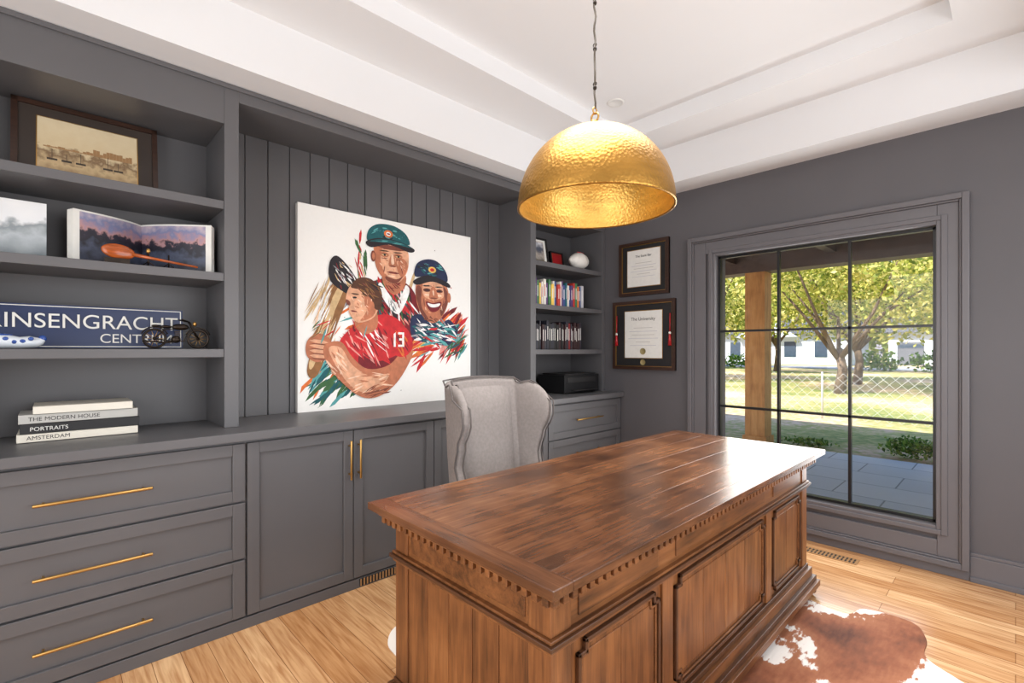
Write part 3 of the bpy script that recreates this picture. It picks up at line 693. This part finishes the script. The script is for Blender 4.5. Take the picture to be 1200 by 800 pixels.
# ---------------------------------------------------------------- certificates
def cert(x0,x1,z0,z1,title,seal,tassel):
    e=empty('framed_diploma'); o=M(); y=YF
    o.box(x0,x1,y-.018,y-.001,z0,z1,'blackm'); ringy(o,x0,x1,z0,z1,.028,y-.034,y-.001,'dkwood'); ringy(o,x0+.028,x1-.028,z0+.028,z1-.028,.006,y-.024,y-.001,'brass')
    w=x1-x0;h=z1-z0; mx_=.2*w if w>.55 else .17*w; a0,a1,b0,b1=x0+mx_,x1-mx_,z0+.17*h,z1-.15*h
    o.box(a0-.006,a1+.006,y-.0185,y-.001,b0-.006,b1+.006,'brass'); o.box(a0,a1,y-.0195,y-.001,b0,b1,'paper')
    H=b1-b0
    for q,ww in enumerate((.5,.75,.6,.8,.4,.7)): 
        zc=b1-H*(.36+.075*q); c_=(a0+a1)/2; o.box(c_-ww*(a1-a0)/2,c_+ww*(a1-a0)/2,y-.0199,y-.001,zc-.0022,zc+.0022,'bk8' if q%2 else 'bookgrey')
    if seal: 
        o.lathe([(.001,0),(.028,0),(.03,.002)],'seal',Matrix.Translation(((a0+a1)/2,y-.0196,b0+.06*1))@Matrix.Rotation(math.pi/2,4,'X'),20)
        o.lathe([(.001,0),(.025,0),(.027,.002)],'seal',Matrix.Translation(((x0+x1)/2,y-.019,z0+.068))@Matrix.Rotation(math.pi/2,4,'X'),20)
    if tassel:
        for x,cm in((x0+.045,'red'),(x1-.045,'red')):
            o.tube([(x,y-.03,z1-.13),(x,y-.035,z0+.32)],.005,cm,8); o.tube([(x,y-.035,z0+.33),(x,y-.035,z0+.22)],[.008,.016],cm,10); o.ell((x,y-.035,z0+.33),(.011,.011,.014),'football')
    o.build('frame',e)
    text(title,.042 if w>.55 else .03,((x0+x1)/2,y-.0205,b1-H*.2),RY,'blackm',e,.0004,'CENTER')
cert(-2.69,-2.05,1.19,1.825,'The University',True,True)
cert(-2.62,-2.11,1.875,2.37,'The State Bar',False,False)
o=M(); o.box(-1.02,-.70,3.70,3.80,0.0005,.004,'vent')
for i in range(14): 
    for y in(3.712,3.755): o.box(-1.005+i*.0215,-.995+i*.0215,y,y+.034,.003,.0046,'blackm')
o.build('floor_register')
P=[(-2.12,1.24),(-2.02,1.13),(-1.85,1.10),(-1.6,1.0),(-1.2,1.12),(-.8,1.05),(-.5,.98),(-.3,1.15),(-.42,1.5),(-.38,1.9),(-.25,2.2),(-.13,2.4),(-.10,2.65),(-.27,2.8),(-.29,2.98),(-.36,3.12),(-.55,3.10),(-.62,2.97),(-.9,3.05),(-1.2,3.28),(-1.5,3.05),(-1.9,3.15),(-2.1,3.0),(-2.0,2.7),(-2.05,2.2),(-1.95,1.6),(-2.06,1.38)]
o=M(); o.prism(smooth(P,6),.0005,.005,'cowhide'); o.build('cowhide_rug')

# ---------------------------------------------------------------- exterior
G=-.15
o=M(); o.box(-90,60,8.2,120,G-.3,G-.02,'lawn'); o.box(-90,60,46,52,G-.02,G,'road'); o.build('ground')
o=M(); o.box(-8,5,4.15,8.3,G-.3,G+.02,'slate'); o.build('patio')
o=M(); o.box(-8,5,4.15,8.9,2.92,3.05,'porchdark'); o.box(-8,5,8.15,8.5,2.62,2.92,'porchdark')
for i in range(9): o.box(-7.5+i*1.4,-7.38+i*1.4,4.15,8.2,2.78,2.92,'porchdark')
o.build('porch_roof')
o=M()
for x in(-3.05,1.6):
    o.box(x,x+.3,8.17,8.47,G+.02,2.62,'postwood'); o.box(x-.03,x+.33,8.14,8.5,G+.02,G+.14,'postwood')
o.build('porch_post')
# light wire mesh fence in the yard
o=M(); FX0,FX1,FY,FH=-9.0,3.0,12.5,1.0
def wirebar(xa,za,xb,zb,t=.0035):
    o.tube([(xa,FY,za),(xb,FY,zb)],t,'wire',4,cap=False)
n_=int((FX1-FX0+FH)/.2)
for i in range(n_):
    s0=FX0-FH+i*.2
    for sgn in(1,-1):
        xa,xb=(s0,s0+FH) if sgn>0 else (s0+FH,s0)
        za,zb=G,G+FH
        xa_,xb_=max(FX0,min(FX1,xa)),max(FX0,min(FX1,xb))
        if xa_==xb_: continue
        za_=za+(zb-za)*(xa_-xa)/(xb-xa); zb_=za+(zb-za)*(xb_-xa)/(xb-xa); wirebar(xa_,za_,xb_,zb_)
for q in range(5): o.tube([(FX0+q*3,FY,G-.05),(FX0+q*3,FY,G+FH+.03)],.02,'wire',8)
o.build('wire_fence')
import numpy as np
rg=np.random.default_rng(3)
def leaves(name,blobs,n,size,mat,parent=None,bark=None):
    V=[];F=[];N=0
    tot=sum(b[3]*b[4]*b[5] for b in blobs)
    for cx,cy,cz,rx,ry,rz in blobs:
        k_=int(n*rx*ry*rz/tot)
        dd=rg.normal(size=(k_,3)); dd/=np.linalg.norm(dd,axis=1)[:,None]; rr=rg.uniform(.35,1.1,size=(k_,1))
        C=np.array([cx,cy,cz])+dd*rr*np.array([rx,ry,rz])
        A=rg.normal(size=(k_,3)); A/=np.linalg.norm(A,axis=1)[:,None]; B=np.cross(A,rg.normal(size=(k_,3))); B/=np.linalg.norm(B,axis=1)[:,None]
        s1=size*rg.uniform(.6,1.3,size=(k_,1))
        for c_,a_,b_ in zip(C,A*s1,B*s1*.6):
            V+= [tuple(c_-a_),tuple(c_+b_),tuple(c_+a_),tuple(c_-b_)]; F.append((N,N+1,N+2,N+3)); N+=4
    me=bpy.data.meshes.new(name); me.from_pydata(V,[],F); me.materials.append(MATS[mat]); ob=bpy.data.objects.new(name,me)
    bpy.context.scene.collection.objects.link(ob); ob.parent=parent; return ob
def tree(x,y,h,sp,n,size,mat):
    e=empty('yard_tree'); o=M(); blobs=[]
    o.tube([(x,y,G-.1),(x+.1,y,G+h*.13),(x-.05,y+.1,G+h*.24)],[.2,.15,.13],'bark',10)
    for i in range(7):
        q=6.28*i/7+rg.uniform(-.3,.3); ex,ey,ez=x+sp*.7*math.cos(q),y+sp*.7*math.sin(q),G+h*rg.uniform(.42,.85)
        o.tube([(x-.03,y+.05,G+h*.18),((x+ex)/2+.15,(y+ey)/2,G+h*.42),(ex,ey,ez)],[.085,.05,.02],'bark',7)
        blobs.append((ex,ey,ez,sp*.55,sp*.55,h*.17))
        blobs.append((ex+rg.uniform(-1,1),ey+rg.uniform(-1,1),ez-h*.12,sp*.35,sp*.35,h*.1))
    blobs.append((x,y,G+h*.85,sp*.7,sp*.7,h*.2))
    o.build('trunk',e); leaves('foliage',blobs,n,size,mat,e)
tree(-4.3,20.1,6.5,3.4,8000,.09,'leafy'); tree(-4.9,26,8.0,4,7500,.125,'leafy'); tree(-12,24,8,4,7000,.125,'leafy'); tree(1.5,24,8,4,5000,.13,'leafy'); tree(-12,38,10,5,5500,.2,'leafy')
tree(-22,40,10,5,5000,.22,'leafy'); tree(-1,40,10,5,4500,.22,'leafy')
leaves('tree_line',[(-75+i*9+rg.uniform(-2,2),84+rg.uniform(-4,4),6+rg.uniform(-1,5),6.5,4,8+rg.uniform(0,3)) for i in range(15)],18000,.75,'leafbg')
leaves('patio_shrub',[(-1.0,8.75,.0,.38,.25,.14),(-.4,8.8,.0,.3,.25,.12),(-2.3,8.8,-.10,.4,.2,.06),(-.1,8.7,.0,.35,.3,.12)],2200,.03,'leafg')
leaves('hedge',[(-7+i*3,44,.5,1.4,1,.8) for i in range(4)]+[(-26+i*3,44,.4,1.4,1,.7) for i in range(4)],2500,.16,'leafg')
def house(x,y,w,dp,h,garage):
    o=M(); o.box(x,x+w,y,y+dp,G,G+h,'housewhite')
    o.prism([(x-.6,G+h),(x+w+.6,G+h),(x+w-1,G+h+2.4),(x+1,G+h+2.4)],y-.7,y+dp+.7,'roofgrey','y')
    n_=int(w/3)
    for i in range(n_):
        a_=x+.7+i*(w-1)/n_
        if garage: o.box(a_,a_+2.1,y-.05,y,G,G+2.3,'roofgrey'); o.box(a_+.1,a_+2.0,y-.07,y-.04,G+1.7,G+2.1,'glassdark')
        else: o.box(a_,a_+1.1,y-.05,y,G+.8,G+2.4,'glassdark')
    o.prism([(x+w*.3,G+h-.3),(x+w*.7,G+h-.3),(x+w*.5,G+h+2)],y-.9,y+.3,'housewhite','y')
    o.build('house')
house(-26,56,15,8,3.2,False); house(-9,62,13,8,3.3,True); house(9,66,12,8,3.2,False)

# ---------------------------------------------------------------- lights
def area(name,loc,rot,sx,sy,pw,col,spread=180):
    l=bpy.data.lights.new(name,'AREA'); l.shape='RECTANGLE'; l.size=sx; l.size_y=sy; l.energy=pw; l.color=col; l.spread=math.radians(spread)
    o=bpy.data.objects.new(name,l); o.location=loc; o.rotation_euler=rot; bpy.context.scene.collection.objects.link(o); return o
area('right_fill_light',(XR-.02,1.6,1.45),(0,math.radians(90),0),1.8,2.7,62,(.98,.99,1))  # added side fill in front of the invented right-wall opening
area('back_fill_light',(-.8,YB+.06,1.4),(math.radians(90),0,0),2.7,2.2,68,(.99,.99,1))  # added soft fill standing by the back wall, no lamp there
area('tray_fill_light',(-1.2,1.8,3.15),(0,0,0),1.2,2.0,36,(1,.98,.96),105)  # broad overhead fill, added under the tray without a fitting
area('window_daylight',(-1.02,3.97,1.25),(math.radians(-90),0,0),1.2,1.7,36,(1,.99,.97))
l=bpy.data.lights.new('pendant_fill','POINT'); l.energy=.9; l.color=(1,.9,.74); l.shadow_soft_size=.05  # weak light added to brighten the inside of the unlit dome
o_=bpy.data.objects.new('pendant_fill',l); o_.location=(PC[0],PC[1],PZ+.12); bpy.context.scene.collection.objects.link(o_)
l=bpy.data.lights.new('sun','SUN'); l.energy=9.5; l.angle=.01; l.color=(1,.96,.88)
o_=bpy.data.objects.new('sun',l); o_.rotation_euler=Vector((.25,.62,-.7)).to_track_quat('-Z','Y').to_euler(); bpy.context.scene.collection.objects.link(o_)
w=bpy.data.worlds.new('World'); bpy.context.scene.world=w; w.use_nodes=True
bg=w.node_tree.nodes['Background']; sk=w.node_tree.nodes.new('ShaderNodeTexSky'); sk.sky_type='PREETHAM'; sk.turbidity=3; sk.sun_direction=(-.25,-.62,.7)
w.node_tree.links.new(sk.outputs[0],bg.inputs[0]); bg.inputs[1].default_value=1.5
# ---------------------------------------------------------------- camera
cam=bpy.data.cameras.new('camera'); cam.sensor_width=36; cam.lens=564/1200*36; cam.shift_y=10/1200; cam.clip_start=.05; cam.clip_end=500
co=bpy.data.objects.new('camera',cam); co.location=(0,0,1.37); co.rotation_euler=(math.pi/2,0,math.radians(46.3)); bpy.context.scene.collection.objects.link(co)
bpy.context.scene.camera=co
bpy.context.scene.view_settings.view_transform='Standard'
bpy.context.scene.view_settings.exposure=.05
